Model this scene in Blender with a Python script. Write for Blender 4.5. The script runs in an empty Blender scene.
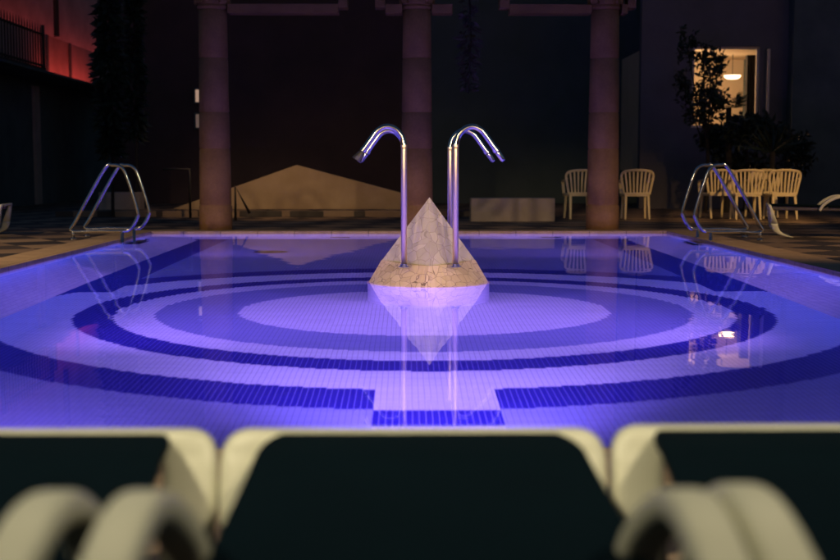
import bpy, bmesh, math, random
from mathutils import Vector, Matrix
R = math.radians
random.seed(7)
sc = bpy.context.scene
col = sc.collection

# ---------------------------------------------------------------- helpers
def link(o, parent=None):
    col.objects.link(o)
    if parent is not None:
        o.parent = parent
    return o

def tag(o, label=None, cat=None, group=None, kind=None):
    if label: o['label'] = label
    if cat: o['category'] = cat
    if group: o['group'] = group
    if kind: o['kind'] = kind
    return o

def empty(name, loc=(0, 0, 0), rz=0.0, label=None, cat=None, group=None):
    o = bpy.data.objects.new(name, None)
    o.empty_display_size = 0.1
    col.objects.link(o)
    o.location = loc
    o.rotation_euler = (0, 0, rz)
    return tag(o, label, cat, group)

def build(name, bm, mat, parent=None, smooth=False, bevel=0.0, seg=2):
    bmesh.ops.recalc_face_normals(bm, faces=bm.faces)
    me = bpy.data.meshes.new(name)
    bm.to_mesh(me); bm.free()
    me.materials.append(mat)
    if smooth:
        for p in me.polygons: p.use_smooth = True
    o = bpy.data.objects.new(name, me)
    link(o, parent)
    if bevel > 0:
        m = o.modifiers.new('bevel', 'BEVEL')
        m.width = bevel; m.segments = seg; m.limit_method = 'ANGLE'; m.angle_limit = R(40)
    return o

def copy_tree(o, parent=None):
    c = o.copy(); col.objects.link(c)
    c.parent = parent
    for ch in list(o.children):
        copy_tree(ch, c)
    return c

def box(bm, x0, x1, y0, y1, z0, z1, mat=None):
    vs = [bm.verts.new((x, y, z)) for x in (x0, x1) for y in (y0, y1) for z in (z0, z1)]
    if mat is not None:
        for v in vs: v.co = mat @ v.co
    for f in ((0, 1, 3, 2), (4, 6, 7, 5), (0, 4, 5, 1), (2, 3, 7, 6), (0, 2, 6, 4), (1, 5, 7, 3)):
        bm.faces.new([vs[i] for i in f])
    return vs

def quad(bm, a, b, c, d):
    return bm.faces.new([bm.verts.new(p) for p in (a, b, c, d)])

def frames(path, closed=False):
    n = len(path); out = []
    up = None
    for i in range(n):
        if closed:
            t = path[(i + 1) % n] - path[i - 1]
        else:
            t = path[min(i + 1, n - 1)] - path[max(i - 1, 0)]
        t.normalize()
        if up is None:
            up = Vector((0, 0, 1)) if abs(t.z) < 0.9 else Vector((0, 1, 0))
        s = t.cross(up)
        if s.length < 1e-5:
            s = t.cross(Vector((1, 0, 0)))
        s.normalize()
        u = s.cross(t).normalized()
        up = u
        out.append((t, s, u))
    return out

def sweep(bm, path, prof, closed=False, scale=None, caps=True, fixed_side=None):
    """prof: list of (a,b) in the side/up frame."""
    path = [Vector(p) for p in path]
    fr = frames(path, closed)
    rings = []
    for i, p in enumerate(path):
        t, s, u = fr[i]
        if fixed_side is not None:
            s = Vector(fixed_side); u = s.cross(t).normalized()
        k = scale[i] if scale else 1.0
        rings.append([bm.verts.new(p + s * (a * k) + u * (b * k)) for a, b in prof])
    m = len(prof)
    N = len(rings)
    for i in range(N if closed else N - 1):
        A, B = rings[i], rings[(i + 1) % N]
        for j in range(m):
            bm.faces.new((A[j], A[(j + 1) % m], B[(j + 1) % m], B[j]))
    if caps and not closed:
        bm.faces.new(rings[0]); bm.faces.new(rings[-1])

def circ(r, n=12):
    return [(r * math.cos(2 * math.pi * k / n), r * math.sin(2 * math.pi * k / n)) for k in range(n)]

def tube(bm, path, r, n=12, closed=False, scale=None):
    sweep(bm, path, circ(r, n), closed, scale)

def rrect(w, h, r, n=4):
    out = []
    for cx, cy, a0 in ((w / 2 - r, h / 2 - r, 0), (-w / 2 + r, h / 2 - r, 90), (-w / 2 + r, -h / 2 + r, 180), (w / 2 - r, -h / 2 + r, 270)):
        for k in range(n + 1):
            a = R(a0 + 90 * k / n)
            out.append((cx + r * math.cos(a), cy + r * math.sin(a)))
    return out

def lathe(bm, prof, n=32, cx=0, cy=0, caps=True):
    rings = [[bm.verts.new((cx + r * math.cos(2 * math.pi * k / n), cy + r * math.sin(2 * math.pi * k / n), z)) for k in range(n)] for r, z in prof]
    for A, B in zip(rings, rings[1:]):
        for k in range(n):
            bm.faces.new((A[k], A[(k + 1) % n], B[(k + 1) % n], B[k]))
    if caps:
        bm.faces.new(rings[0]); bm.faces.new(rings[-1])

def smooth_path(pts, n=6, closed=False):
    pts = [Vector(p) for p in pts]
    out = []
    N = len(pts)
    for i in range(N if closed else N - 1):
        if closed:
            p0, p1, p2, p3 = pts[i - 1], pts[i], pts[(i + 1) % N], pts[(i + 2) % N]
        else:
            p0, p1, p2, p3 = pts[max(i - 1, 0)], pts[i], pts[i + 1], pts[min(i + 2, N - 1)]
        for k in range(n):
            t = k / n
            out.append(0.5 * ((2 * p1) + (p2 - p0) * t + (2 * p0 - 5 * p1 + 4 * p2 - p3) * t * t + (3 * p1 - p0 - 3 * p2 + p3) * t ** 3))
    if not closed: out.append(pts[-1])
    return out

def fillet(pts, r, n=6):
    """polyline with rounded corners"""
    pts = [Vector(p) for p in pts]
    rr = r if isinstance(r, (list, tuple)) else [r] * len(pts)
    out = [pts[0]]
    for i in range(1, len(pts) - 1):
        a, b, c = pts[i - 1], pts[i], pts[i + 1]
        d1 = (a - b).normalized(); d2 = (c - b).normalized()
        ang = d1.angle(d2)
        L = min(rr[i] / math.tan(ang / 2), (a - b).length * .49, (c - b).length * .49)
        p, q = b + d1 * L, b + d2 * L
        for k in range(n + 1):
            t = k / n
            out.append(p * (1 - t) ** 2 + b * 2 * t * (1 - t) + q * t * t)
    out.append(pts[-1])
    return out

# ---------------------------------------------------------------- materials
class NT:
    def __init__(s, name):
        s.mat = bpy.data.materials.new(name); s.mat.use_nodes = True
        s.t = s.mat.node_tree; s.n = s.t.nodes; s.l = s.t.links
        s.b = s.n['Principled BSDF']
    def node(s, typ, **kw):
        n = s.n.new(typ)
        for k, v in kw.items(): setattr(n, k, v)
        return n
    def put(s, sock, v):
        if isinstance(v, bpy.types.NodeSocket): s.l.new(v, sock)
        else: sock.default_value = v
    def m(s, op, a, b=None, c=None):
        n = s.node('ShaderNodeMath', operation=op)
        s.put(n.inputs[0], a)
        if b is not None: s.put(n.inputs[1], b)
        if c is not None: s.put(n.inputs[2], c)
        return n.outputs[0]
    def pos(s):
        g = s.node('ShaderNodeNewGeometry')
        x = s.node('ShaderNodeSeparateXYZ'); s.l.new(g.outputs['Position'], x.inputs[0])
        return g.outputs['Position'], x.outputs[0], x.outputs[1], x.outputs[2]
    def obj(s):
        return s.node('ShaderNodeTexCoord').outputs['Object']
    def noise(s, vec, scale, detail=4, rough=.55):
        n = s.node('ShaderNodeTexNoise'); n.inputs['Scale'].default_value = scale
        n.inputs['Detail'].default_value = detail; n.inputs['Roughness'].default_value = rough
        s.l.new(vec, n.inputs['Vector']); return n.outputs['Fac']
    def ramp(s, fac, stops):
        r = s.node('ShaderNodeValToRGB'); s.l.new(fac, r.inputs[0])
        e = r.color_ramp.elements
        while len(e) < len(stops): e.new(0.5)
        for k, (p, c) in enumerate(stops):
            e[k].position = p; e[k].color = (*c, 1)
        return r.outputs[0]
    def mix(s, fac, a, b, mode='MIX'):
        n = s.node('ShaderNodeMix', data_type='RGBA', blend_type=mode)
        s.put(n.inputs[0], fac)
        for i, v in ((6, a), (7, b)):
            if isinstance(v, tuple): v = (*v, 1) if len(v) == 3 else v
            s.put(n.inputs[i], v)
        return n.outputs[2]
    def bump(s, h, strength, dist=.01):
        b = s.node('ShaderNodeBump'); b.inputs['Strength'].default_value = strength
        b.inputs['Distance'].default_value = dist
        s.l.new(h, b.inputs['Height']); s.l.new(b.outputs[0], s.b.inputs['Normal'])
    def color(s, v):
        s.put(s.b.inputs['Base Color'], (*v, 1) if isinstance(v, tuple) and len(v) == 3 else v)
    def rough(s, v): s.put(s.b.inputs['Roughness'], v)

def mat_noise(name, c1, c2, scale, rough=.6, bump=0.0, bscale=None, metallic=0, spec=.5, detail=5):
    k = NT(name); v = k.obj()
    f = k.noise(v, scale, detail)
    k.color(k.ramp(f, [(.3, c1), (.7, c2)]))
    k.rough(rough); k.b.inputs['Metallic'].default_value = metallic
    k.b.inputs['Specular IOR Level'].default_value = spec
    if bump: k.bump(k.noise(v, bscale or scale * 4, 4), bump)
    return k.mat

M = {}
# stainless steel
k = NT('stainless_steel'); v = k.obj()
k.color((.62, .61, .59)); k.b.inputs['Metallic'].default_value = 1
k.rough(k.m('MULTIPLY_ADD', k.noise(v, 14, 3), .14, .06)); M['steel'] = k.mat
M['rail'] = mat_noise('dark_rail', (.07, .06, .07), (.11, .095, .11), 20, .5)
k = NT('brushed_steel'); v = k.obj()
k.color((.64, .62, .59)); k.b.inputs['Metallic'].default_value = 1
k.rough(k.m('MULTIPLY_ADD', k.noise(v, 14, 3), .10, .33)); M['brushed'] = k.mat
k = NT('satin_warm_steel'); v = k.obj()
k.color((.74, .60, .43)); k.b.inputs['Metallic'].default_value = 1  # steel in a warmer tone, for the spout uprights
k.rough(k.m('MULTIPLY_ADD', k.noise(v, 14, 3), .10, .36)); M['warm_steel'] = k.mat
M['black_rubber'] = mat_noise('black_rubber', (.012, .012, .013), (.02, .02, .02), 20, .6)
# white moulded plastic, aged
k = NT('cream_plastic'); v = k.obj()
f = k.noise(v, 6, 5)
k.color(k.ramp(f, [(.3, (.58, .58, .43)), (.7, (.70, .695, .54))])); k.rough(.42)
k.bump(k.noise(v, 220, 2), .05, .002); M['plastic'] = k.mat
M['chair_plastic'] = mat_noise('chair_plastic', (.56, .47, .27), (.68, .58, .36), 5, .45)
# woven sling
k = NT('dark_green_sling'); v = k.obj()
w1 = k.node('ShaderNodeTexWave', bands_direction='X'); w1.inputs['Scale'].default_value = 130; k.l.new(v, w1.inputs[0])
w2 = k.node('ShaderNodeTexWave', bands_direction='Y'); w2.inputs['Scale'].default_value = 130; k.l.new(v, w2.inputs[0])
w = k.m('ADD', w1.outputs['Fac'], w2.outputs['Fac'])
nz = k.noise(v, 5, 4)
k.color(k.mix(nz, (.0006, .005, .008), (.001, .0075, .0115))); k.rough(.85)
k.b.inputs['Specular IOR Level'].default_value = .08
k.bump(w, .25, .002); M['sling'] = k.mat

# crazy paving stone of the island
def crazy(name, ca, cb, joint, scale, rough=.7):
    k = NT(name); v = k.obj()
    vo = k.node('ShaderNodeTexVoronoi', feature='DISTANCE_TO_EDGE'); vo.inputs['Scale'].default_value = scale
    vc = k.node('ShaderNodeTexVoronoi', feature='F1'); vc.inputs['Scale'].default_value = scale
    nn = k.node('ShaderNodeTexNoise'); nn.inputs['Scale'].default_value = 4
    k.l.new(v, nn.inputs['Vector'])
    vv = k.node('ShaderNodeMix', data_type='VECTOR'); vv.inputs[0].default_value = .12
    k.l.new(v, vv.inputs[4]); k.l.new(nn.outputs['Color'], vv.inputs[5])
    k.l.new(vv.outputs[1], vo.inputs['Vector']); k.l.new(vv.outputs[1], vc.inputs['Vector'])
    j = k.m('LESS_THAN', vo.outputs['Distance'], .018)
    sep = k.node('ShaderNodeSeparateColor'); k.l.new(vc.outputs['Color'], sep.inputs[0])
    f = k.m('ADD', k.m('MULTIPLY', sep.outputs[0], .6), k.m('MULTIPLY', k.noise(v, 22, 6), .5))
    c = k.ramp(f, [(.2, ca), (.8, cb)])
    k.color(k.mix(j, c, joint)); k.rough(rough)
    h = k.m('MINIMUM', vo.outputs['Distance'], .05)
    h = k.m('ADD', k.m('MULTIPLY', h, 10), k.m('MULTIPLY', k.noise(v, 60, 4), .3))
    k.bump(h, .5, .006)
    return k.mat
M['crazy_shaded'] = crazy('shaded_crazy_paving', (.37, .33, .26), (.47, .42, .34), (.29, .25, .20), 13)  # same stone; the upper faces' weaker light is put into its colour
M['crazy'] = crazy('lit_crazy_paving', (.46, .35, .20), (.58, .46, .28), (.17, .12, .07), 18)  # the skirt's stronger warm light is put into its colour
M['drum'] = mat_noise('drum_tiles', (.30, .30, .33), (.40, .40, .43), 8, .3)

# pink column stone
k = NT('column_stone'); v = k.obj()
f = k.m('ADD', k.m('MULTIPLY', k.noise(v, 3, 6), .6), k.m('MULTIPLY', k.noise(v, 35, 5, .7), .45))
k.color(k.ramp(f, [(.3, (.13, .062, .022)), (.5, (.20, .105, .038)), (.75, (.29, .165, .065))]))
k.rough(.75); k.bump(k.noise(v, 45, 6, .7), .6, .01); M['column'] = k.mat

M['gable'] = mat_noise('tan_stucco', (.34, .24, .14), (.44, .32, .20), 2.2, .85, .4, 60)
M['lowwall'] = mat_noise('pale_stucco', (.30, .24, .20), (.40, .33, .28), 2.5, .85, .4, 60)
M['backwall'] = mat_noise('dark_render', (.045, .027, .028), (.065, .038, .038), 1.2, .85, .3, 40)
M['bluewall'] = mat_noise('blue_grey_render', (.05, .075, .075), (.068, .094, .094), 1.2, .85, .3, 40)
M['housewall'] = mat_noise('house_render', (.10, .095, .105), (.135, .125, .135), 1.5, .85, .3, 50)
M['beam'] = mat_noise('beam_stone', (.14, .075, .025), (.19, .105, .038), 4, .8, .3, 50)
M['sidewall'] = mat_noise('side_render', (.26, .21, .19), (.40, .32, .29), 1.3, .85, .3, 40)
M['darkwall'] = mat_noise('grey_render', (.05, .075, .08), (.085, .115, .12), 1.6, .85, .3, 40)
M['iron'] = mat_noise('wrought_iron', (.015, .013, .012), (.03, .026, .024), 20, .5)
M['added_hotel'] = mat_noise('added_hotel_render', (.50, .42, .32), (.58, .50, .38), 1.5, .85)
M['room'] = mat_noise('beige_paint', (.58, .45, .30), (.64, .50, .34), 2, .8)
M['curtain'] = mat_noise('dark_curtain', (.02, .018, .018), (.04, .034, .03), 6, .9)
M['frame'] = mat_noise('window_frame_paint', (.55, .47, .40), (.62, .54, .46), 8, .5)
M['plaque'] = mat_noise('plaque_enamel', (.6, .52, .45), (.7, .62, .54), 8, .5)
k = NT('lamp_glow'); k.color((.8, .7, .5))
k.b.inputs['Emission Color'].default_value = (1, .66, .36, 1); k.b.inputs['Emission Strength'].default_value = 6; M['lamp'] = k.mat
for nm_, e_ in (('litpane', .36), ('dimpane', .09)):
    k = NT('glowing_' + nm_); k.color((.6, .5, .4)); k.b.inputs['Emission Color'].default_value = (1, .62, .42, 1); k.b.inputs['Emission Strength'].default_value = e_; M[nm_] = k.mat
k = NT('window_glass'); k.color((1, 1, 1)); k.b.inputs['Transmission Weight'].default_value = 1
k.b.inputs['IOR'].default_value = 1.02; k.rough(0); M['glass'] = k.mat

def leafmat(name, a, b):
    k = NT(name); g = k.node('ShaderNodeNewGeometry')
    k.color(k.ramp(g.outputs['Random Per Island'], [(0, a), (1, b)])); k.rough(.5)
    return k.mat
M['leaf'] = leafmat('dark_leaves', (.008, .018, .010), (.022, .034, .018))
M['vine'] = leafmat('vine_leaves', (.025, .03, .025), (.07, .06, .055))
M['palm'] = leafmat('palm_leaves', (.02, .045, .02), (.06, .09, .035))
M['bark'] = mat_noise('bark', (.012, .010, .008), (.03, .024, .018), 14, .9, .5, 40)

# ----- pool floor tiles: ribbed rectangular tiles laid out in rings
CX, CY = .14, 8.82
FZ = -1.2
LIGHT, MID, DARK = (.66, .66, .70), (.235, .25, .45), (.020, .014, .21)
k = NT('ribbed_pool_tiles'); P, X, Y, Z = k.pos()
TX, TY = .246, .024
row = k.m('FLOOR', k.m('DIVIDE', Y, TY))
off = 0.0
xs = k.m('MULTIPLY', k.m('ADD', k.m('FLOOR', k.m('DIVIDE', k.m('ADD', X, off), TX)), .5), TX)
xs = k.m('SUBTRACT', xs, off)
FX = TX / 8
xf = k.m('MULTIPLY', k.m('ADD', k.m('FLOOR', k.m('DIVIDE', X, FX)), .5), FX)
xs0 = xs
QX = TX / 8
xs = k.m('MULTIPLY', k.m('ADD', k.m('FLOOR', k.m('DIVIDE', X, QX)), .5), QX)
ys = k.m('MULTIPLY', k.m('ADD', row, .5), TY)
def ell(rx, ry, xq=None):
    a = k.m('DIVIDE', k.m('SUBTRACT', xq if xq is not None else xs, CX), rx); b = k.m('DIVIDE', k.m('SUBTRACT', ys, CY), ry)
    return k.m('LESS_THAN', k.m('ADD', k.m('MULTIPLY', a, a), k.m('MULTIPLY', b, b)), 1)
def rng(s, a, b):
    return k.m('MULTIPLY', k.m('GREATER_THAN', s, a), k.m('LESS_THAN', s, b))
inner, med, ti, to, wi, wo = ell(1.35, 1.20, xf), ell(1.93, 1.76, xf), ell(2.22, 2.04), ell(2.49, 2.33), ell(3.05, 2.78), ell(3.42, 3.20)
mid = k.m('MAXIMUM', k.m('SUBTRACT', med, inner), k.m('MULTIPLY', k.m('SUBTRACT', 1, wo), k.m('SUBTRACT', 1, k.m('MULTIPLY', rng(X, -.15, .45), rng(Y, 4.8, 6.06)))))
dark = k.m('ADD', k.m('SUBTRACT', to, ti), k.m('SUBTRACT', wo, wi))
corr = k.m('MULTIPLY', rng(X, -.15, .45), rng(Y, 4.8, 6.06))
strip = k.m('MULTIPLY', rng(X, -.15, .45), rng(Y, 5.34, 5.62))
dark = k.m('MAXIMUM', k.m('MULTIPLY', dark, k.m('SUBTRACT', 1, corr)), strip)
side = k.m('ADD', rng(X, -2.80, -2.40), rng(X, 2.55, 3.0))  # shade along the side walls, painted into the floor tiles
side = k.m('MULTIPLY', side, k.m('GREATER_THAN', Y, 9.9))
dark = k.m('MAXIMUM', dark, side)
wn = k.node('ShaderNodeTexWhiteNoise', noise_dimensions='2D')
cb = k.node('ShaderNodeCombineXYZ'); k.l.new(xs0, cb.inputs[0]); k.l.new(ys, cb.inputs[1]); k.l.new(cb.outputs[0], wn.inputs['Vector'])
var = k.m('MULTIPLY_ADD', wn.outputs['Value'], .12, .92)
base = k.mix(mid, LIGHT, MID)
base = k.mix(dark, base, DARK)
vm = k.node('ShaderNodeVectorMath', operation='SCALE'); k.l.new(base, vm.inputs[0]); k.l.new(var, vm.inputs['Scale'])
rib = k.m('FRACT', k.m('DIVIDE', k.m('ADD', X, off), TX / 8))
groove = k.m('LESS_THAN', rib, .20)
hm = k.node('ShaderNodeVectorMath', operation='SCALE'); k.l.new(base, hm.inputs[0]); hm.inputs['Scale'].default_value = .45
gcol = k.mix(dark, hm.outputs[0], (.17, .155, .46))
fade = k.m('MULTIPLY', groove, k.m('MULTIPLY_ADD', dark, .15, .46))
c = k.mix(fade, vm.outputs[0], gcol)
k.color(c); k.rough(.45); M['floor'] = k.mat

YF_ = 16.3
k = NT('pool_wall_tiles'); P, X, Y, Z = k.pos()
br = k.node('ShaderNodeTexBrick'); br.inputs['Scale'].default_value = 4
br.inputs['Color1'].default_value = (.60, .60, .66, 1); br.inputs['Color2'].default_value = (.68, .68, .72, 1)
br.inputs['Mortar'].default_value = (.4, .4, .46, 1); br.inputs['Mortar Size'].default_value = .01
cb = k.node('ShaderNodeCombineXYZ'); k.l.new(k.m('ADD', X, Y), cb.inputs[0]); k.l.new(Z, cb.inputs[1]); k.l.new(cb.outputs[0], br.inputs['Vector'])
line = k.m('MULTIPLY', k.m('LESS_THAN', Z, -1.13), k.m('GREATER_THAN', Y, YF_))
k.color(k.mix(line, br.outputs['Color'], DARK)); k.rough(.4); M['poolwall'] = k.mat

# water
k = NT('pool_water'); P, X, Y, Z = k.pos()
k.color((.97, .985, 1)); k.b.inputs['Transmission Weight'].default_value = 1
k.b.inputs['IOR'].default_value = 1.333; k.rough(.012)
h = k.m('ADD', k.noise(P, 1.3, 2), k.m('MULTIPLY', k.noise(P, 5, 2), .15))
k.bump(h, .07, .02); M['water'] = k.mat

# deck: big slabs laid diagonally in two tones
k = NT('deck_slabs'); P, X, Y, Z = k.pos()
a = R(33); ca_, sa_ = math.cos(a), math.sin(a)
u = k.m('ADD', k.m('MULTIPLY', X, ca_), k.m('MULTIPLY', Y, sa_))
w = k.m('SUBTRACT', k.m('MULTIPLY', Y, ca_), k.m('MULTIPLY', X, sa_))
S = .62
cu, cw = k.m('FLOOR', k.m('DIVIDE', u, S)), k.m('FLOOR', k.m('DIVIDE', w, S))
chk = k.m('MODULO', k.m('ABSOLUTE', k.m('ADD', cu, cw)), 2)
cb = k.node('ShaderNodeCombineXYZ'); k.l.new(cu, cb.inputs[0]); k.l.new(cw, cb.inputs[1])
wn = k.node('ShaderNodeTexWhiteNoise', noise_dimensions='2D'); k.l.new(cb.outputs[0], wn.inputs['Vector'])
f = k.m('ADD', k.m('MULTIPLY', k.noise(P, 4, 6), .5), k.m('MULTIPLY', wn.outputs['Value'], .5))
light_ = k.ramp(f, [(.25, (.17, .115, .075)), (.75, (.27, .19, .125))])
dark_ = k.ramp(f, [(.25, (.028, .022, .02)), (.75, (.055, .04, .033))])
c = k.mix(chk, dark_, light_)
ju = k.m('LESS_THAN', k.m('FRACT', k.m('DIVIDE', u, S)), .015); jw = k.m('LESS_THAN', k.m('FRACT', k.m('DIVIDE', w, S)), .015)
c = k.mix(k.m('MAXIMUM', ju, jw), c, (.03, .025, .02))
k.color(c); k.rough(k.m('MULTIPLY_ADD', k.noise(P, 9, 4), .3, .45)); k.bump(k.noise(P, 30, 5), .3, .01); M['deck'] = k.mat

k = NT('coping_stone'); P, X, Y, Z = k.pos()
f = k.m('ADD', k.m('MULTIPLY', k.noise(P, 6, 6), .6), k.m('MULTIPLY', k.noise(P, 40, 4), .4))
c = k.ramp(f, [(.3, (.26, .175, .10)), (.7, (.42, .30, .19))])
j1 = k.m('LESS_THAN', k.m('FRACT', k.m('DIVIDE', X, .5)), .02); j2 = k.m('LESS_THAN', k.m('FRACT', k.m('DIVIDE', Y, .5)), .02)
c = k.mix(k.m('MAXIMUM', j1, j2), c, (.10, .07, .045))
k.color(c); k.rough(.6); k.bump(k.noise(P, 50, 5), .35, .01); M['coping'] = k.mat

# ---------------------------------------------------------------- camera
F = 1213.0
cam_d = bpy.data.cameras.new('camera'); cam = bpy.data.objects.new('camera', cam_d); col.objects.link(cam)
cam_d.sensor_width = 36; cam_d.lens = 36 * F / 840
cam_d.clip_start = .02; cam_d.clip_end = 500
cam.location = (0, 0, .84)
cam.rotation_euler = (R(90) - math.atan((280 - 169) / F), 0, -math.atan(15 / F))
cam_d.dof.use_dof = True; cam_d.dof.focus_distance = 9.3; cam_d.dof.aperture_fstop = 2.4
cam_d.dof.aperture_blades = 9
sc.camera = cam
def PX(x, d): return (x - 405) * d / F       # metres to the side of a pixel column at depth d
def PZ(y, d): return .84 - (y - 169) * d / F

# ---------------------------------------------------------------- pool and deck (setting)
XL, XR, YN, YF = -3.43, 3.56, 3.6, 16.43
CW = .42
def ring(bm, x0, x1, y0, y1, X0, X1, Y0, Y1, z):
    quad(bm, (X0, Y0, z), (X1, Y0, z), (X1, y0, z), (X0, y0, z))
    quad(bm, (X0, y1, z), (X1, y1, z), (X1, Y1, z), (X0, Y1, z))
    quad(bm, (X0, y0, z), (x0, y0, z), (x0, y1, z), (X0, y1, z))
    quad(bm, (x1, y0, z), (X1, y0, z), (X1, y1, z), (x1, y1, z))
bm = bmesh.new(); ring(bm, XL - CW, XR + CW, YN - CW, YF + CW, -60, 60, -30, 90, -.004)
tag(build('pool_deck', bm, M['deck']), kind='structure')
bm = bmesh.new()
for (a, b, c_, d) in ((XL - CW, XR + CW, YN - CW, YN), (XL - CW, XR + CW, YF, YF + CW), (XL - CW, XL, YN, YF), (XR, XR + CW, YN, YF)):
    box(bm, a, b, c_, d, -.10, 0)
tag(build('pool_coping', bm, M['coping']), kind='structure')
# basin walls with battered side walls
bm = bmesh.new()
bl, brr = -2.78, 2.98
e = .012
zt, zb = -.02, FZ
def strip_w(pts, y0, y1):
    for p, q in zip(pts, pts[1:]):
        quad(bm, (p[0], y0, p[1]), (q[0], y0, q[1]), (q[0], y1, q[1]), (p[0], y1, p[1]))
strip_w([(XL - e, zt), (XL - e, -.30), (bl, zb)], YN - e, YF + e)
strip_w([(XR + e, zt), (XR + e, -.30), (brr, zb)], YN - e, YF + e)
for y in (YN - e, YF + e):
    f_ = bm.faces.new([bm.verts.new(p) for p in ((XL - e, y, zt), (XL - e, y, -.30), (bl, y, zb), (brr, y, zb), (XR + e, y, -.30), (XR + e, y, zt))])
tag(build('pool_wall', bm, M['poolwall']), kind='structure')
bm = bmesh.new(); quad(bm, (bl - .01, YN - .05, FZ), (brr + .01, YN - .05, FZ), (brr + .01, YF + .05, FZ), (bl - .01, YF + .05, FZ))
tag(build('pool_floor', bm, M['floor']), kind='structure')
WZ = -.035
bm = bmesh.new(); quad(bm, (XL - e, YN - e, WZ), (XR + e, YN - e, WZ), (XR + e, YF + e, WZ), (XL - e, YF + e, WZ))
w_ = build('pool_water', bm, M['water']); tag(w_, kind='structure')
if w_.data.polygons[0].normal.z < 0: w_.data.flip_normals()

# floor drain and wall inlets
bm = bmesh.new(); lathe(bm, [(.20, 0), (.20, .012), (.16, .018)], 32)
o = build('floor_drain', bm, M['iron']); o.location = (PX(268, 13.9), 14.15, FZ)
tag(o, 'round dark drain cover sunk in the pool floor', 'drain')
for i, (x, lab) in enumerate(((340, 'small grey grille in the far pool wall, left of the island'), (552, 'small grey grille in the far pool wall, right of the island'))):
    bm = bmesh.new(); box(bm, -.13, .13, -.012, 0, -.08, .08)
    for q in range(5): box(bm, -.12, .12, -.018, -.012, -.068 + q * .03, -.056 + q * .03)
    o = build('inlet_grille', bm, M['iron']); o.location = (PX(x, 16.4), YF + .008, -.80)
    tag(o, lab, 'grille', 'inlet grilles in the pool wall')

# ---------------------------------------------------------------- pyramid island
IX, IY = .182, 9.42
isl = empty('pyramid_fountain', (IX, IY, FZ), 0, 'pale crazy-paved pyramid island rising out of the pool on a round drum', 'fountain')
bm = bmesh.new(); lathe(bm, [(.475, 0), (.475, 1.135)], 64); build('drum', bm, M['drum'], isl, smooth=False)
# skirt: round at the waterline, square with cut corners at the top
bm = bmesh.new()
N = 64; lo, hi = [], []
zs = 1.165; zh = 1.335
half = .365
for q in range(N):
    a = 2 * math.pi * q / N
    lo.append(bm.verts.new((.482 * math.cos(a), .482 * math.sin(a), 1.135)))
for q in range(N):
    a = 2 * math.pi * q / N
    ca2, sa2 = math.cos(a), math.sin(a)
    rr = half / (abs(ca2) + abs(sa2))
    rr = rr * .75 + half * .25
    hi.append(bm.verts.new((rr * ca2, rr * sa2, zh - .018 * (1 if sa2 < 0 else 0) * abs(sa2))))
for q in range(N):
    bm.faces.new((lo[q], lo[(q + 1) % N], hi[(q + 1) % N], hi[q]))
bm.faces.new(hi); bm.faces.new(lo)
build('skirt', bm, M['crazy'], isl)
# upper pyramid: an edge towards the camera
bm = bmesh.new()
b4 = [bm.verts.new(p) for p in ((.368, 0, 1.325), (0, .368, 1.325), (-.368, 0, 1.325), (0, -.368, 1.30))]
ap = bm.verts.new((.008, 0, 1.2 + PZ(197, 9.42)))
for q in range(4): bm.faces.new((b4[q], b4[(q + 1) % 4], ap))
bm.faces.new(b4)
build('pyramid', bm, M['crazy_shaded'], isl)

# shower poles
def shower(x, y, z0, sx, label, flared=False):
    t = empty('water_spout', (x, y, z0), 0, label, 'water spout', 'steel water spouts around the pyramid')
    H = PZ(150, 8.98) - z0
    bm = bmesh.new()
    pts = [(0, 0, 0), (0, 0, H)]
    arc = [(0, 0, H + .04), (.02, 0, H + .105), (.07, 0, H + .158), (.13, 0, H + .172), (.19, 0, H + .145), (.24, 0, H + .085), (.30, 0, H + .0)]
    pth = [Vector(p) for p in pts] + smooth_path(arc, 5)
    pth = [Vector((p.x * sx, p.y, p.z)) for p in pth]
    tube(bm, [p_ for p_ in pth if p_.z <= H + .012 and abs(p_.x) < .01] + [Vector((0, 0, H + .03))], .0225, 16)
    build('pole', bm, M['warm_steel'], t, smooth=True)
    bm = bmesh.new(); tube(bm, [Vector((0, 0, H + .03))] + pth[2:], .0222, 16)
    build('arm', bm, M['steel'], t, smooth=True)
    bm = bmesh.new(); tube(bm, [(0, 0, H + .022), (0, 0, H + .04)], .0245, 16); build('joint_ring', bm, M['warm_steel'], t)
    d = Vector((.06 * sx, 0, -.085)).normalized()
    e0 = Vector((.30 * sx, 0, H))
    bm = bmesh.new(); tube(bm, [e0 - d * .012, e0 + d * .012], .0265, 16); build('collar', bm, M['steel'], t, smooth=False)
    bm = bmesh.new()
    if flared:
        tube(bm, [e0 + d * .012, e0 + d * .025, e0 + d * .085, e0 + d * .092], .0225, 20, scale=[1, 1.05, 1.75, 1.7])
        build('nozzle', bm, M['black_rubber'], t, smooth=True)
    else:
        tube(bm, [e0 + d * .012, e0 + d * .03, e0 + d * .085, e0 + d * .10], .0225, 16, scale=[1, 1, .92, .55])
        build('nozzle', bm, M['steel'], t, smooth=True)
    bm = bmesh.new(); lathe(bm, [(.045, 0), (.045, .006), (.030, .010), (.030, .022)], 24); build('foot_flange', bm, M['steel'], t)
    return t
zf = PZ(266, 8.98)
shower(PX(404, 8.98), 8.98 + .08, zf - .012, -1, 'front steel water spout arching left, with a flared black nozzle', True)
shower(PX(456, 8.98), 8.98 + .08, zf - .012, 1, 'front steel water spout arching to the right over the pool')
shower(PX(404, 8.98), 9.96, zf - .012, -1, 'rear steel water spout arching left, hidden behind its front twin')
shower(PX(450, 9.96), 9.96, zf - .012, 1, 'rear steel water spout arching right, behind the pyramid')

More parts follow.
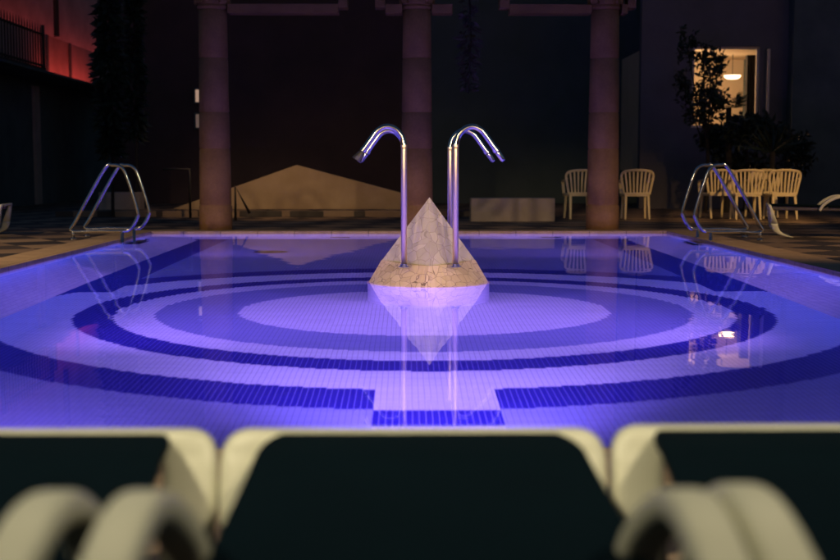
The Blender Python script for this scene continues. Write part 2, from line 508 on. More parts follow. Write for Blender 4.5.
# ---------------------------------------------------------------- pool ladders
def ladder(x, y, sx, label):
    t = empty('pool_ladder', (x, y, 0), 0, label, 'ladder', 'pool ladders')
    for dy in (-.32, .32):
        bm = bmesh.new()
        # closed loop: deck foot side, sloping rise, rounded top, drop to the water side
        loop = [(0, .10), (.06, .24), (.40, .83), (.50, .885), (.60, .865), (.665, .76), (.785, .36), (.78, .25), (.70, .125), (.60, .10), (.30, .10)]
        P3 = smooth_path([(sx * a, dy, b) for a, b in loop], 5, closed=True)
        # sharpen the deck corner
        tube(bm, P3, .0205, 12, closed=True)
        build('handrail', bm, M['steel'], t, smooth=True)
        bm = bmesh.new(); tube(bm, [(sx * .015, dy, .002), (sx * .015, dy, .12)], .019, 12); build('post', bm, M['steel'], t, smooth=True)
        bm = bmesh.new(); lathe(bm, [(.045, 0), (.045, .008), (.025, .02)], 20, sx * .015, dy); build('foot_flange', bm, M['steel'], t)
        bm = bmesh.new(); tube(bm, [(sx * .60, dy, .10), (sx * .60, dy, -1.0)], .0205, 12); build('stile', bm, M['steel'], t, smooth=True)
    for zz in (-.12, -.40, -.68, -.95):
        bm = bmesh.new(); box(bm, sx * .62, sx * .80, -.30, .30, zz, zz + .04); build('tread', bm, M['black_rubber'], t, bevel=.006)
    return t
ladder(PX(80, 14.9), 14.9, 1, 'steel pool ladder with looped handrails at the left edge of the pool')
ladder(PX(755, 14.6), 14.6, -1, 'steel pool ladder with looped handrails at the right edge of the pool')

# ---------------------------------------------------------------- sun loungers
def make_lounger(label, group, wl=.255, wr=.255, flare=0.0, al=.278, ar=.278):
    """local: head end at y=0, bed runs towards -y, legs stand on z=0."""
    t = empty('sun_lounger', (0, 0, 0), 0, label, 'sun lounger', group)
    # head bow: moulded cross bar whose broad ends curve down into S-shaped legs
    bm = bmesh.new()
    outer = fillet([(-.318, 0, .17), (-.326, 0, .30), (-.322, 0, .402), (.322, 0, .402), (.326, 0, .30), (.318, 0, .17)], [0, .3, .06, .06, .3, 0], 10)
    inner = fillet([(-.235, 0, .17), (-.235, 0, .30), (-.232, 0, .372), (.232, 0, .372), (.235, 0, .30), (.235, 0, .17)], [0, .3, .05, .05, .3, 0], 10)
    def lean(p, y): return (p.x, y - max(0, .34 - p.z) * .14 + max(0, p.z - .35) * .3, p.z)
    def band(po, pi, mp):
        bm = bmesh.new(); rings = []
        for a, b in zip(po, pi):
            mid, h = (a + b) / 2, (a - b) / 2
            dep = .044 + .046 * max(0, min(1, (.36 - mid.z) / .19))
            r_ = []
            for k_ in range(20):
                th = 2 * math.pi * k_ / 20
                cu_, su_ = math.cos(th), math.sin(th)
                u_ = math.copysign(abs(cu_) ** .62, cu_); v_ = math.copysign(abs(su_) ** .62, su_)
                q_ = mid + h * u_
                r_.append(bm.verts.new(mp(q_, -dep / 2 + dep / 2 * v_)))
            rings.append(r_)
        for A, B in zip(rings, rings[1:]):
            for k_ in range(20): bm.faces.new((A[k_], A[(k_ + 1) % 20], B[(k_ + 1) % 20], B[k_]))
        bm.faces.new(rings[0]); bm.faces.new(rings[-1])
        return bm
    build('head_bow', band(outer, inner, lean), M['plastic'], t, smooth=True)
    for s in (-1, 1):
        zs_l = [.168, .14, .11, .08, .05, .025, .0]
        ys_l = [-.024, -.029, -.037, -.052, -.085, -.14, -.22]
        po = [Vector((s * (.318 - .004 * (.168 - z) / .168), y, z)) for z, y in zip(zs_l, ys_l)]
        pi = [Vector((s * (.235 + .008 * (.168 - z) / .168), y, z)) for z, y in zip(zs_l, ys_l)]
        build('leg', band(po, pi, lambda q_, y: (q_.x, q_.y + y, q_.z)), M['plastic'], t, smooth=True)
    # side rails under the sling
    for s in (-1, 1):
        bm = bmesh.new(); sweep(bm, [(s * .215, -.05, .355), (s * .215, -1.85, .345)], rrect(.04, .05, .012)); build('side_rail', bm, M['rail'], t, smooth=False)
    # sling in two tilting panels
    bm = bmesh.new()
    def slab(rows, th=.014):
        top = [[bm.verts.new((x, y, z)) for x in xs_] for (xs_, y, z) in rows]
        bot = [[bm.verts.new((v.co.x, v.co.y, v.co.z - th)) for v in r_] for r_ in top]
        for A, B in zip(top, top[1:]):
            for q in range(len(A) - 1): bm.faces.new((A[q], A[q + 1], B[q + 1], B[q]))
        for A, B in zip(bot, bot[1:]):
            for q in range(len(A) - 1): bm.faces.new((A[q], B[q], B[q + 1], A[q + 1]))
        for A, B in ((top[0], bot[0]), (top[-1], bot[-1])):
            for q in range(len(A) - 1): bm.faces.new((A[q], B[q], B[q + 1], A[q + 1]))
        for q in range(len(top) - 1):
            for j in (0, -1): bm.faces.new((top[q][j], top[q + 1][j], bot[q + 1][j], bot[q][j]))
    def xs_at(k, fl): return [(-wl - fl) * (1 - j / 8) * k + (wr + fl) * (j / 8) * k for j in range(9)]
    rows = []
    for q in range(8):
        a = q / 7
        yy = -.002 - .17 * (1 - math.cos(a * math.pi / 2))
        rows.append(([x - math.copysign(.05 * (1 - math.sin(a * math.pi / 2)), x) * abs(x) / max(wl, wr) for x in xs_at(1, 0)], yy, .397 + .005 * a))
    for y in (-.3, -.45, -.7):
        rows.append((xs_at(1, flare * min(1, (-y - .18) / .25)), y, .402 - .012 * (-y / .7)))
    slab(rows)
    build('back_sling', bm, M['sling'], t, smooth=False, bevel=.004)
    bm = bmesh.new(); slab([(xs_at(1, flare), y, z) for y, z in ((-.715, .388), (-1.2, .375), (-1.86, .38))])
    build('seat_sling', bm, M['sling'], t, smooth=False, bevel=.004)
    # arms
    for s in (-1, 1):
        bm = bmesh.new()
        ax = al if s < 0 else ar
        arm = smooth_path([(s * (ax - .012), -.60, .33), (s * (ax - .010), -.645, .40), (s * (ax - .004), -.72, .456), (s * ax, -.80, .492), (s * ax, -.88, .501), (s * ax, -.97, .480), (s * ax, -1.06, .44), (s * ax, -1.115, .38), (s * (ax - .004), -1.135, .33)], 5)
        sweep(bm, arm, rrect(.054, .036, .015), fixed_side=(1, 0, 0))
        build('armrest', bm, M['plastic'], t, smooth=True)
    # foot legs
    for s in (-1, 1):
        bm = bmesh.new(); sweep(bm, smooth_path([(s * .25, -1.62, .33), (s * .262, -1.66, .2), (s * .27, -1.7, .08), (s * .275, -1.76, 0)], 5), rrect(.05, .07, .015)); build('leg', bm, M['plastic'], t, smooth=True)
    return t
G1 = 'sun loungers lined up along the near pool edge'
lg = make_lounger('white sun lounger with dark green sling in the middle of the near row', G1, .246, .268, 0, .280, .272)
lg.location = (.014, 2.03, 0)
lg = make_lounger('white sun lounger with dark green sling at the left of the near row', G1, .255, .264, .03, .28, .284); lg.location = (-.640, 2.03, 0)
lg = make_lounger('white sun lounger with dark green sling at the right of the near row', G1, .270, .255, .03, .325, .28); lg.location = (.674, 2.05, 0)
G2 = 'sun loungers on the far deck'
lg = make_lounger('white sun lounger with arms beside the right pool edge, near the chairs', G2); lg.location = (4.57, 15.25, 0); lg.rotation_euler.z = R(76)
lg = make_lounger('white sun lounger whose end shows at the left pool edge', G2); lg.location = (-5.06, 15.5, 0); lg.rotation_euler.z = R(-84)

# ---------------------------------------------------------------- plastic armchairs
def make_chair(label):
    t = empty('garden_chair', (0, 0, 0), 0, label, 'chair', 'white plastic armchairs behind the pool')
    mp = M['chair_plastic']
    bm = bmesh.new()
    rows = []
    for y, z, w in ((-.24, .405, .23), (-.22, .43, .235), (0, .42, .225), (.2, .415, .20)):
        rows.append((y, z, w))
    for (y0, z0, w0), (y1, z1, w1) in zip(rows, rows[1:]):
        v = [bm.verts.new(p) for p in ((-w0, y0, z0), (w0, y0, z0), (w1, y1, z1), (-w1, y1, z1), (-w0, y0, z0 - .03), (w0, y0, z0 - .03), (w1, y1, z1 - .03), (-w1, y1, z1 - .03))]
        for f_ in ((0, 1, 2, 3), (4, 7, 6, 5), (0, 4, 5, 1), (1, 5, 6, 2), (2, 6, 7, 3), (3, 7, 4, 0)): bm.faces.new([v[i] for i in f_])
    build('seat', bm, mp, t)
    bm = bmesh.new()
    rim = smooth_path([(-.21, .16, .42), (-.245, .17, .60), (-.265, .185, .72), (-.23, .215, .79), (-.12, .25, .815), (0, .26, .82), (.12, .25, .815), (.23, .215, .79), (.265, .185, .72), (.245, .17, .60), (.21, .16, .42)], 4)
    sweep(bm, rim, rrect(.042, .026, .009))
    for q in range(7):
        a = -.16 + q * .32 / 6
        tp = a * 1.28
        ztop = .805 - .35 * tp * tp
        sweep(bm, [(a, .19, .41), (a * 1.12, .205, .6), (tp, .245 - .5 * tp * tp, ztop)], rrect(.031, .012, .004), fixed_side=(1, 0, 0))
    sweep(bm, [(-.21, .185, .425), (.21, .185, .425)], rrect(.03, .05, .01))
    build('backrest', bm, mp, t)
    for s in (-1, 1):
        bm = bmesh.new()
        sweep(bm, smooth_path([(s * .256, .18, .68), (s * .25, .05, .655), (s * .245, -.12, .645), (s * .24, -.21, .62), (s * .23, -.235, .56), (s * .215, -.225, .42)], 4), rrect(.05, .022, .008))
        build('armrest', bm, mp, t)
        for (y0, y1) in ((-.2, -.25), (.17, .26)):
            bm = bmesh.new(); sweep(bm, [(s * .185, y0, .41), (s * .20, y1, 0)], rrect(.045, .04, .012), scale=[1.05, .8]); build('leg', bm, mp, t)
    return t
spots = [(579, 20.7, 4, 'white plastic armchair partly hidden by the right-hand column'),
         (635.5, 20.5, -3, 'white plastic armchair standing alone right of the column'),
         (717, 20.9, 8, 'white plastic armchair seen through the ladder rails'),
         (746, 20.3, -4, 'white plastic armchair just right of the ladder rails'),
         (762, 21.3, 3, 'white plastic armchair mostly hidden behind two others'),
         (781, 20.4, 2, 'white plastic armchair nearest the far lounger, at the end of the row')]
first = make_chair(spots[0][3])
for i, (x, d, rz, lab) in enumerate(spots):
    o = first if i == 0 else copy_tree(first)
    o.location = (PX(x, d), d, 0); o.rotation_euler.z = R(180 + rz); o['label'] = lab

# ---------------------------------------------------------------- columns with capitals and lintels
def column(x, y, label):
    t = empty('stone_column', (x, y, 0), 0, label, 'column', 'pink stone columns behind the pool')
    top = 3.02
    zs_ = [0.0, .34, 1.12, 1.62, 2.36, top]
    bm = bmesh.new()
    r0, r1 = .222, .192
    rad = lambda z: r0 + (r1 - r0) * (z / top) ** 1.15
    prof = [(.228, 0), (.228, .33)]
    for z0, z1 in zip(zs_[1:], zs_[2:]):
        prof += [(rad(z0) - .014, z0 + .002), (rad(z0), z0 + .012), (rad(z1), z1 - .012), (rad(z1) - .014, z1 - .002)]
    lathe(bm, prof, 40)
    o = build('shaft', bm, M['column'], t, smooth=True)
    for e_ in o.data.edges: pass
    bm = bmesh.new(); lathe(bm, [(.195, top), (.215, top + .03), (.20, top + .06), (.235, top + .16), (.29, top + .24)], 40)
    for q in range(8):
        a = q * math.pi / 4
        m4 = Matrix.Rotation(a, 4, 'Z')
        box(bm, .205, .245, -.05, .05, top + .07, top + .17, m4)
    box(bm, -.30, .30, -.30, .30, top + .24, top + .31)
    build('capital', bm, M['column'], t)
    return t
cols = [(PX(216, 16.95), 16.98, 'pink stone column on the left, behind the pool'), (PX(417, 16.95), 16.98, 'pink stone column in the middle, behind the pyramid'), (PX(603, 16.95), 16.98, 'pink stone column on the right, beside the chairs')]
for c_ in cols: column(*c_)
# stepped stone lintel arms resting on the columns
def lintel(x0, x1, steps, label):
    t = empty('stone_lintel', ((x0 + x1) / 2, 17.0, 2.93), 0, label, 'lintel', 'stone lintels between the columns')
    cx = (x0 + x1) / 2
    bm = bmesh.new(); box(bm, x0 - cx, x1 - cx, -.14, .14, -.045 + .08, .08 + .08)
    for (a, b, za, zb_) in steps: box(bm, a - cx, b - cx, -.14, .14, za + .08, zb_ + .08)
    build('beam', bm, M['beam'], t, bevel=.006)
D = 16.95
lintel(PX(231.5, D), PX(340, D), [(PX(340.2, D), PX(349, D), .03, .32)], 'stone lintel from the left column with a stepped end')
lintel(PX(386, D), PX(402.5, D), [(PX(376, D), PX(385.8, D), .03, .32)], 'short stepped stone lintel stub left of the middle column')
lintel(PX(431.5, D), PX(452, D), [], 'short stone lintel stub right of the middle column')
lintel(PX(508, D), PX(588.5, D), [(PX(498, D), PX(507.8, D), .03, .32)], 'stone lintel reaching the right column from the left')
lintel(PX(618, D), PX(624, D), [(PX(624.2, D), PX(632, D), .03, .32)], 'short stepped stone lintel stub right of the right column')

# ---------------------------------------------------------------- walls behind
# gable-topped low wall
t = empty('gabled_garden_wall', (PX(297, 23), 23, 0), 0, 'tan stucco garden wall rising to a low gable, behind the left column', 'garden wall')
bm = bmesh.new()
x0, xa, x1 = PX(163, 23) - PX(297, 23), 0, PX(432, 23) - PX(297, 23)
pr = [(x0, -.01), (x0, .02), (xa, PZ(165, 23)), (x1, PZ(201, 23)), (x1, -.01)]
A = [bm.verts.new((p[0], 0, p[1])) for p in pr]; B = [bm.verts.new((p[0], .35, p[1])) for p in pr]
bm.faces.new(A); bm.faces.new(B[::-1])
for q in range(5): bm.faces.new((A[q], B[q], B[(q + 1) % 5], A[(q + 1) % 5]))
build('wall', bm, M['gable'], t, bevel=.01)
# low block walls
for (xa, xb, ya, d, lab) in ((471, 555, 198, 19.6, 'low pale plastered block wall between the middle and right columns'), (100, 141, 192, 22.3, 'low pale plastered block wall behind the left ladder')):
    bm = bmesh.new(); box(bm, PX(xa, d), PX(xb, d), 0, .4, -.01, PZ(ya, d))
    o = build('low_wall', bm, M['lowwall'], None, bevel=.012); o.location.y = d
    tag(o, lab, 'wall', 'low plastered walls')
# step along the back of the deck
bm = bmesh.new(); box(bm, -6.2, 2.2, 21.6, 22.6, -.01, .10)
tag(build('deck_step', bm, M['deck'], None, bevel=.01), kind='structure')

# handrail by the left column and by the gable
def rail(path, r, label):
    bm = bmesh.new(); tube(bm, [Vector(p) for p in path], r, 10)
    o = build('hand_rail', bm, M['iron'], None, smooth=True); tag(o, label, 'handrail', 'dark iron handrails')
rail([(PX(236, 20), 20, 0), (PX(236, 20), 20, PZ(186, 20)), (PX(250, 20), 20, PZ(213, 20))], .025, 'dark iron handrail sloping down in front of the gabled wall')
rail([(PX(165, 21), 21, PZ(169, 21)), (PX(191, 21), 21, PZ(169, 21)), (PX(191, 21), 21, 0)], .022, 'dark iron handrail left of the left column')

# back building across the whole width
t = empty('dark_building', (0, 30, 0), 0, 'dark reddish rendered building behind the columns', 'building')
bm = bmesh.new(); box(bm, -7.2, .35, 0, 4, -.01, 9); build('wall', bm, M['backwall'], t)
bm = bmesh.new(); box(bm, .352, 6.6, .1, 4, -.01, 9); build('wall', bm, M['bluewall'], t)
bm = bmesh.new()
o = empty('slit_window', (PX(200.6, 29.9), 29.97, 0), 0, 'narrow slit window glowing on the dark wall, left of the left column', 'window')
for (ya, yb, mm) in ((91, 103, 'litpane'), (115, 128, 'dimpane')):
    bm = bmesh.new()
    box(bm, -.07, .07, -.02, .02, PZ(yb, 30), PZ(ya, 30)); build('pane', bm, M[mm], o)
    bm = bmesh.new()
    za, zb_ = PZ(yb, 30), PZ(ya, 30)
    for (a, b, c_, d) in ((-.11, -.072, za - .04, zb_ + .04), (.072, .11, za - .04, zb_ + .04), (-.072, .072, za - .04, za - .002), (-.072, .072, zb_ + .002, zb_ + .04)): box(bm, a, b, -.04, .02, c_, d)
    build('frame', bm, M['darkwall'], o)

# house with the lit window
HY = 26.0
wx0, wx1, wz0, wz1 = PX(690, HY), PX(757, HY), PZ(128, HY), PZ(48, HY)
t = empty('house', (wx0, HY, 0), 0, 'plain rendered house with one lit window, on the right', 'house')
bm = bmesh.new()
a0, a1 = 5.02 - wx0, 8.14 - wx0
W = wx1 - wx0
for (xa, xb, za, zb_) in ((a0, a1, -.01, wz0), (a0, a1, wz1, 9), (a0, 0, wz0, wz1), (W, a1, wz0, wz1)):
    box(bm, xa, xb, 0, .25, za, zb_)
build('wall', bm, M['housewall'], t)
bm = bmesh.new(); box(bm, a1 + .004, 14, -.35, 4, -.01, 9); build('side_wing', bm, M['darkwall'], t)
bm = bmesh.new()
fw = .055
for (xa, xb, za, zb_) in ((0.003, fw, wz0 + .003, wz1 - .003), (W - fw, W - .003, wz0 + .003, wz1 - .003), (fw, W - fw, wz1 - fw, wz1 - .003), (fw, W - fw, wz0 + .003, wz0 + fw)):
    box(bm, xa, xb, .05, .12, za, zb_)
wf = build('window', bm, M['frame'], t)
bm = bmesh.new(); box(bm, fw, W - fw, .085, .091, wz0 + fw, wz1 - fw); build('pane', bm, M['glass'], wf)
# open shutter-like casement leaf standing off to the right
bm = bmesh.new(); box(bm, W + .14, W + .19, -.10, -.002, wz0 + .1, wz1 - .06); build('shutter_post', bm, M['frame'], t)
# room behind the window
bm = bmesh.new()
rz0, rz1 = wz0 - .9, wz1 + .02
ry0, ry1 = .12, 3.4
rx0, rx1 = -.9, W + .9
quad(bm, (rx0, ry1, rz0), (rx1, ry1, rz0), (rx1, ry1, rz1), (rx0, ry1, rz1))
quad(bm, (rx0, ry0, rz0), (rx0, ry1, rz0), (rx0, ry1, rz1), (rx0, ry0, rz1))
quad(bm, (rx1, ry0, rz0), (rx1, ry1, rz0), (rx1, ry1, rz1), (rx1, ry0, rz1))
quad(bm, (rx0, ry0, rz1), (rx1, ry0, rz1), (rx1, ry1, rz1), (rx0, ry1, rz1))
quad(bm, (rx0, ry0, rz0), (rx1, ry0, rz0), (rx1, ry1, rz0), (rx0, ry1, rz0))
build('room', bm, M['room'], t)
# wall corner inside and dark curtain
bm = bmesh.new(); box(bm, PX(743, 27.0) - wx0, PX(756, 27.0) - wx0, .9, 1.02, rz0 + .01, rz1 - .12)
for q in range(6): box(bm, PX(743, 27.0) - wx0 + q * .05, PX(743, 27.0) - wx0 + q * .05 + .025, .86, .9, rz0 + .01, rz1 - .12)
build('curtain', bm, M['curtain'], t)
lp = empty('pendant_lamp', (PX(730, 28.0), 28.0, PZ(78, 28.0)), 0, 'glowing bowl lamp hanging behind the lit window', 'lamp')
bm = bmesh.new(); lathe(bm, [(.02, -.05), (.10, -.045), (.165, -.015), (.19, .03), (.185, .035)], 24); build('bowl', bm, M['lamp'], lp, smooth=True)
bm = bmesh.new(); tube(bm, [(0, 0, .03), (0, 0, rz1 - PZ(78, 28.0))], .008, 8); build('cord', bm, M['iron'], lp)

# left: terrace house with a red lamp
t = empty('terrace_house', (-9, 30, 0), 0, 'house along the left side with a red-lit terrace', 'house')
bm = bmesh.new(); box(bm, -.9, 0.2, -7, 32, -.01, 2.94); build('lower_wall', bm, M['darkwall'], t)
bm = bmesh.new(); box(bm, -.9, 1.1, -7, 32, 2.945, 3.0); build('added_ledge', bm, M['darkwall'], t)  # slab added to block the red light from the wall and deck below
bm = bmesh.new(); box(bm, -.6, 0, -7, 32, 3.004, 4.2); build('parapet', bm, M['sidewall'], t)
bm = bmesh.new(); box(bm, -1.6, -1.2, -7, 32, 3.004, 9); build('upper_wall', bm, M['sidewall'], t)
for yy in (.9, 3.0):
    bm = bmesh.new(); box(bm, .001, .05, yy, yy + .12, 3.004, 4.2); build('pilaster', bm, M['darkwall'], t)
bm = bmesh.new(); tube(bm, [(.12, 1.5, 4.21), (.12, 1.5, 7)], .07, 10); build('downpipe', bm, M['iron'], t)
bm = bmesh.new(); box(bm, .2, .27, -1.0, -.6, 0, 2.8); build('buttress', bm, M['lowwall'], t)
rl = empty('balcony_railing', (-8.2, 26.1, 3.11), 0, 'iron railing with pointed bars on the left terrace', 'railing')
bm = bmesh.new()
for q in range(17):
    yy = -1.35 + q * .19
    tube(bm, [(0, yy, 0), (0, yy, .86), (0, yy, .98)], .016, 6, scale=[1, 1, .25])
build('picket', bm, M['iron'], rl)
bm = bmesh.new(); box(bm, -.025, .025, -1.5, 1.85, .04, .08); box(bm, -.025, .025, -1.5, 1.85, .74, .78); build('rail', bm, M['iron'], rl)
for yy in (1.86, -1.57):
    bm = bmesh.new(); box(bm, -.03, .03, yy, yy + .06, -.10, .98); build('post', bm, M['iron'], rl)
bm = bmesh.new(); box(bm, -.06, .06, -1.5, 1.85, -.10, .0); build('sill', bm, M['iron'], rl)

# hotel front added unseen behind the viewer, for warm reflections and bounce
t = empty('added_hotel', (0, -7, 0), 0, 'unseen cream hotel front added behind the near loungers, facing the pool', 'added_hotel')
bm = bmesh.new(); box(bm, -14, 14, -4, 0, -.01, 7); build('wall', bm, M['added_hotel'], t)
for q in range(5):
    xx = -10 + q * 5
    bm = bmesh.new(); box(bm, xx - .9, xx + .9, .002, .06, .02, 2.4); build('added_door', bm, M['curtain'], t)

# ---------------------------------------------------------------- planting
def leaf(bm, p, d, L, Wd, up=None):
    d = d.normalized(); s = d.cross(Vector((random.uniform(-1, 1), random.uniform(-1, 1), random.uniform(-1, 1))))
    if s.length < 1e-3: s = Vector((1, 0, 0))
    s.normalize(); nrm = s.cross(d)
    a = bm.verts.new(p); b = bm.verts.new(p + d * L * .45 + s * Wd * .5 + nrm * L * .08); c_ = bm.verts.new(p + d * L); e_ = bm.verts.new(p + d * L * .45 - s * Wd * .5 + nrm * L * .08)
    bm.faces.new((a, b, c_, e_))
def rv():
    while True:
        v_ = Vector((random.uniform(-1, 1), random.uniform(-1, 1), random.uniform(-1, 1)))
        if .05 < v_.length < 1: return v_.normalized()

def climber(x, y, z0, z1, w, n, label, name, cat, mat, L=.20, stem=True, hang=False):
    t = empty(name, (x, y, 0 if not hang else z1), 0, label, cat)
    zo = 0 if not hang else -z1
    bm = bmesh.new()
    for q in range(n):
        z = random.uniform(z0, z1)
        lump = .7 + .3 * math.sin(z * 5.1 + x) * math.cos(z * 2.3)
        a = random.uniform(0, 2 * math.pi); r = w * lump * math.sqrt(random.random())
        p = Vector((r * math.cos(a), r * math.sin(a), z + zo))
        d = Vector((math.cos(a), math.sin(a), random.uniform(-1.1, .2))) + rv() * .5
        leaf(bm, p, d, L * random.uniform(.6, 1.2), L * .42)
    build('foliage', bm, mat, t)
    bm = bmesh.new(); tube(bm, smooth_path([(0, 0, z0 + zo if hang else 0), (.03, .02, (z0 + z1) / 2 + zo), (-.02, 0, z1 + zo)], 5), .03 if not hang else .012, 8)
    build('stem', bm, M['bark'], t)
climber(PX(114, 21.5), 21.5, 1.1, 5.2, .20, 1700, 'tall dark narrow climber standing against the red wall', 'climbing_plant', 'climbing plant', M['leaf'], .24)
climber(PX(138, 22.5), 22.5, 1.4, 5.2, .17, 1300, 'thinner climber with red-tinged leaves beside the tall dark one', 'climbing_plant', 'climbing plant', M['leaf'], .2)
climber(PX(468, 17.6), 17.6, PZ(90, 17.6), 3.6, .10, 240, 'thin leafy vine hanging right of the middle column', 'hanging_vine', 'vine', M['vine'], .15, hang=True)

# shrub tree in front of the lit window
def shrub(x, y, blobs, n, label, trunk_h, mat, L=.14, name='shrub'):
    t = empty(name, (x, y, 0), 0, label, name.replace('_', ' '))
    bm = bmesh.new(); lm = bmesh.new()
    for (bx, by, bz, rx, rz, k_) in blobs:
        c_ = Vector((bx, by, bz))
        tw = [c_ + Vector((random.uniform(-rx, rx), random.uniform(-rx, rx), random.uniform(-rz, rz))) * .8 for _ in range(int(12 * k_) + 3)]
        for p in tw: tube(lm, [Vector((0, 0, trunk_h * .5)).lerp(c_, .3), c_, p], .010, 5, scale=[1.6, 1, .5])
        for q in range(int(n * k_)):
            v_ = rv() * random.random() ** .45
            tip = random.choice(tw)
            p = (c_ + Vector((v_.x * rx, v_.y * rx, v_.z * rz))).lerp(tip, random.uniform(.25, .75))
            leaf(bm, p, rv() + Vector((0, 0, -.2)), L * random.uniform(.7, 1.3), L * .5)
    tube(lm, smooth_path([(0, 0, 0), (.03, .02, trunk_h * .5), (blobs[0][0], blobs[0][1], trunk_h)], 5), .035, 8)
    build('crown', bm, mat, t); build('trunk', lm, M['bark'], t)
sx_, sy_ = PX(706, 24), 24.0
shrub(sx_, sy_, [(-.10, 0, 3.05, .34, .32, .55), (.05, 0, 2.70, .36, .35, .6), (.20, 0, 2.95, .20, .25, .25), (-.15, 0, 2.30, .36, .35, .8), (.12, 0, 2.20, .32, .30, .6), (-.05, 0, 1.85, .5, .35, .9), (-.42, 0, 3.2, .3, .6, .5), (-.45, 0, 2.4, .3, .6, .5)], 230, 'leafy dark shrub tree in front of the lit window', 2.2, M['leaf'], .13, 'shrub_tree')
shrub(PX(745, 24.3), 24.3, [(-.2, -.9, 1.6, .7, .45, 1.6), (.6, 0, 1.5, .45, .4, .9), (-.6, .1, 1.4, .5, .4, .9), (1.0, 0, 1.2, .4, .5, .8), (0, 0, .9, .9, .6, 1.4)], 420, 'wide dark bush below the lit window', 1.0, M['leaf'], .15, 'bush')
# fan palm
t = empty('fan_palm', (PX(727, 23.6), 23.6, 0), 0, 'small spiky fan palm silhouetted against the lit window', 'palm')
bm = bmesh.new(); pc = Vector((0, 0, 2.02))
for q in range(16):
    a = random.uniform(0, 2 * math.pi); el = random.uniform(-.1, 1.2)
    c_ = pc + Vector((math.cos(a) * math.cos(el), math.sin(a) * math.cos(el), math.sin(el))) * random.uniform(.12, .24)
    ax = (c_ - pc).normalized()
    sd = ax.cross(Vector((0, 0, 1))).normalized()
    for j in range(13):
        b_ = (j - 6) / 6 * 1.2
        leaf(bm, c_, ax * math.cos(b_) + sd * math.sin(b_) + rv() * .08, random.uniform(.2, .3), .022)
build('fronds', bm, M['palm'], t)
bm = bmesh.new(); tube(bm, [(0, 0, 0), (.02, 0, 1), (0, 0, 2.03)], .06, 10, scale=[1.3, 1, .9]); build('trunk', bm, M['bark'], t)
t = empty('yucca', (PX(772, 22.6), 22.6, 0), 0, 'dark spiky yucca at the right end of the bush', 'plant')
bm = bmesh.new()
for q in range(46):
    a = random.uniform(0, 2 * math.pi); el = random.uniform(.1, 1.3)
    leaf(bm, Vector((0, 0, 1.15)), Vector((math.cos(a) * math.cos(el), math.sin(a) * math.cos(el), math.sin(el))), random.uniform(.5, .8), .05)
build('leaves', bm, M['leaf'], t)
bm = bmesh.new(); tube(bm, [(0, 0, 0), (0, 0, 1.16)], .05, 10); build('trunk', bm, M['bark'], t)

# ---------------------------------------------------------------- light
def lamp(name, typ, loc, target, energy, color, size=.1, angle=60, blend=.5):
    d = bpy.data.lights.new(name, typ); d.energy = energy; d.color = color
    o = bpy.data.objects.new(name, d); col.objects.link(o); o.location = loc
    if target is not None:
        o.rotation_euler = (Vector(target) - Vector(loc)).to_track_quat('-Z', 'Y').to_euler()
    if typ == 'SPOT':
        d.spot_size = R(angle); d.spot_blend = blend
    d.shadow_soft_size = size
    return o
VIO, BLU = (.33, .20, 1.0), (.02, .07, 1.0)
lamp('pool_lamp', 'SPOT', (.14, YN + .1, -.35), (.14, 8.6, -1.2), 2350, VIO, .12, 68, 1)
lamp('pool_lamp', 'SPOT', (-2.0, YN + .1, -.35), (-1.2, 7.6, -1.3), 620, VIO, .10, 70, 1)
lamp('pool_lamp', 'SPOT', (2.1, YN + .1, -.35), (1.4, 7.6, -1.3), 110, (.30, .20, 1), .10, 84, 1)
for sx in (-1, 1):
    xw = XL + .3 if sx < 0 else XR - .3
    lamp('pool_lamp', 'SPOT', (xw, 6.0, -.35), (-sx * 3.4, 13, -.22), 1900, (.34, .18, 1), .10, 62, 1)
    lamp('pool_lamp', 'SPOT', (xw, 12.8, -.35), (-sx * .8, YF, -.30), 380, (.45, .25, 1), .10, 85, .9)
    a_ = lamp('pool_fill_strip', 'AREA', (xw + sx * .2, 11.4, -.09), (xw - sx * 1.1, 11.4, -1.25), 75, BLU)  # hidden strip added as blue fill light under the coping
    a_.data.shape = 'RECTANGLE'; a_.data.size = 9; a_.data.size_y = .05
WARM = (1, .74, .44)  # unseen off-frame spots standing in for the sources of warm light
lamp('terrace_fill_lamp', 'SPOT', (-4.6, -1.5, 5.0), (-.3, 9.3, .3), 1700, WARM, .12, 26, 1)
lamp('terrace_fill_lamp', 'SPOT', (5.0, -1.5, 5.0), (.5, 9.3, .3), 1700, WARM, .12, 26, 1)
lamp('spout_fill_lamp', 'SPOT', (-2.6, -4.0, 1.9), (0, 9.0, .62), 3200, (1, .70, .38), .10, 11, 1)  # unseen low spots added to put a warm highlight on the spout uprights
lamp('spout_fill_lamp', 'SPOT', (3.0, -4.0, 1.9), (.4, 9.0, .62), 3200, (1, .70, .38), .10, 11, 1)
lamp('lounger_fill_lamp', 'SPOT', (-2.2, -1.2, 4.2), (0, 2.9, .4), 800, (1, .86, .58), .12, 42, 1)
lamp('lounger_fill_lamp', 'SPOT', (2.4, -1.2, 4.2), (0, 2.9, .4), 640, (1, .84, .56), .12, 42, 1)
lamp('side_lamp', 'SPOT', (-7.5, 8.5, 4.5), (-4.4, 12.5, 0), 1900, (1, .68, .36), .12, 55, .9)
lamp('side_lamp', 'SPOT', (7.5, 9.5, 4.5), (4.8, 13.5, 0), 1050, (1, .62, .28), .12, 55, .9)
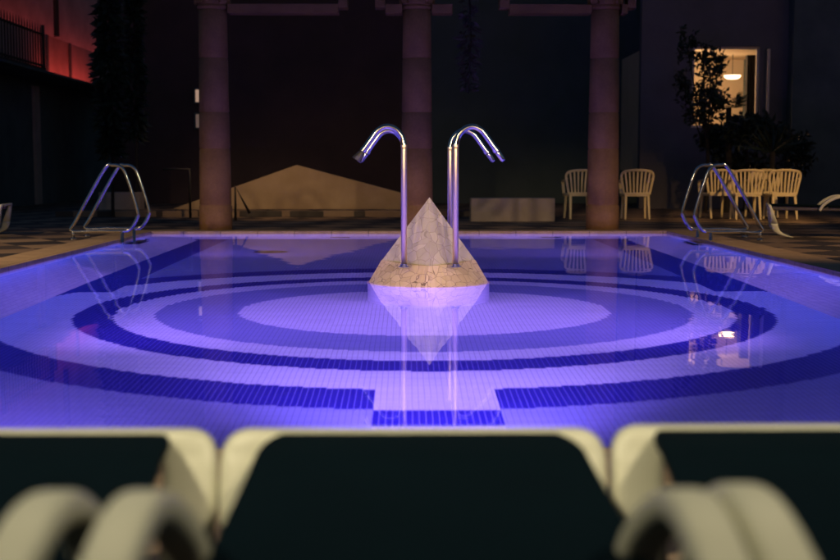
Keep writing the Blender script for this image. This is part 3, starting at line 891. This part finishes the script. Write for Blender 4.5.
lamp('facade_fill_lamp', 'SPOT', (0, -3.0, 5.5), (0, -7, 2.0), 260, (1, .66, .34), .12, 120, .8)  # added to light the unseen hotel front
lamp('wall_lamp', 'SPOT', (7.2, 16.5, 3.4), (5.6, 20.6, .4), 640, (1, .56, .19), .1, 52, .9)
lamp('wall_lamp', 'SPOT', (-2.6, 18.2, 3.8), (-2.0, 23, .4), 330, (1, .60, .26), .1, 70, .8)
lamp('room_fill_lamp', 'POINT', (wx0 - .45, 27.4, 3.0), None, 140, (1, .70, .42), .1)  # hidden point light added to brighten the room beyond the pendant
a_ = lamp('red_lamp', 'AREA', (-8.55, 32.6, 3.06), (-9.1, 32.6, 4.0), 19, (1, .09, .07))
a_.data.shape = 'RECTANGLE'; a_.data.size = 5.0; a_.data.size_y = .08
a_ = lamp('red_lamp', 'AREA', (-9.75, 34.5, 4.3), (-10.3, 34.5, 6), 26, (1, .10, .09))
a_.data.shape = 'RECTANGLE'; a_.data.size = 16.0; a_.data.size_y = .1

sun_d = bpy.data.lights.new('moonlight', 'SUN'); sun_d.energy = .008; sun_d.angle = R(.5); sun_d.color = (1, .95, .88)
sun = bpy.data.objects.new('moonlight', sun_d); col.objects.link(sun); sun.rotation_euler = (R(50), 0, R(160))

w = bpy.data.worlds.new('World'); sc.world = w; w.use_nodes = True
nt = w.node_tree
sky = nt.nodes.new('ShaderNodeTexSky'); sky.sky_type = 'NISHITA'; sky.sun_disc = False
sky.ozone_density = 3; sky.sun_elevation = R(.6); sky.sun_rotation = R(160)
bg = nt.nodes['Background']; nt.links.new(sky.outputs[0], bg.inputs[0]); bg.inputs[1].default_value = .15

# ---------------------------------------------------------------- render settings
vs = sc.view_settings
vs.view_transform = 'Standard'; vs.look = 'None'; vs.gamma = 1; vs.exposure = 0; vs.use_curve_mapping = False
cy = sc.cycles
cy.use_denoising = True
cy.max_bounces = 12; cy.transmission_bounces = 8; cy.glossy_bounces = 6; cy.diffuse_bounces = 4
cy.sample_clamp_indirect = 4
cy.caustics_refractive = True; cy.caustics_reflective = True
cy.blur_glossy = .5
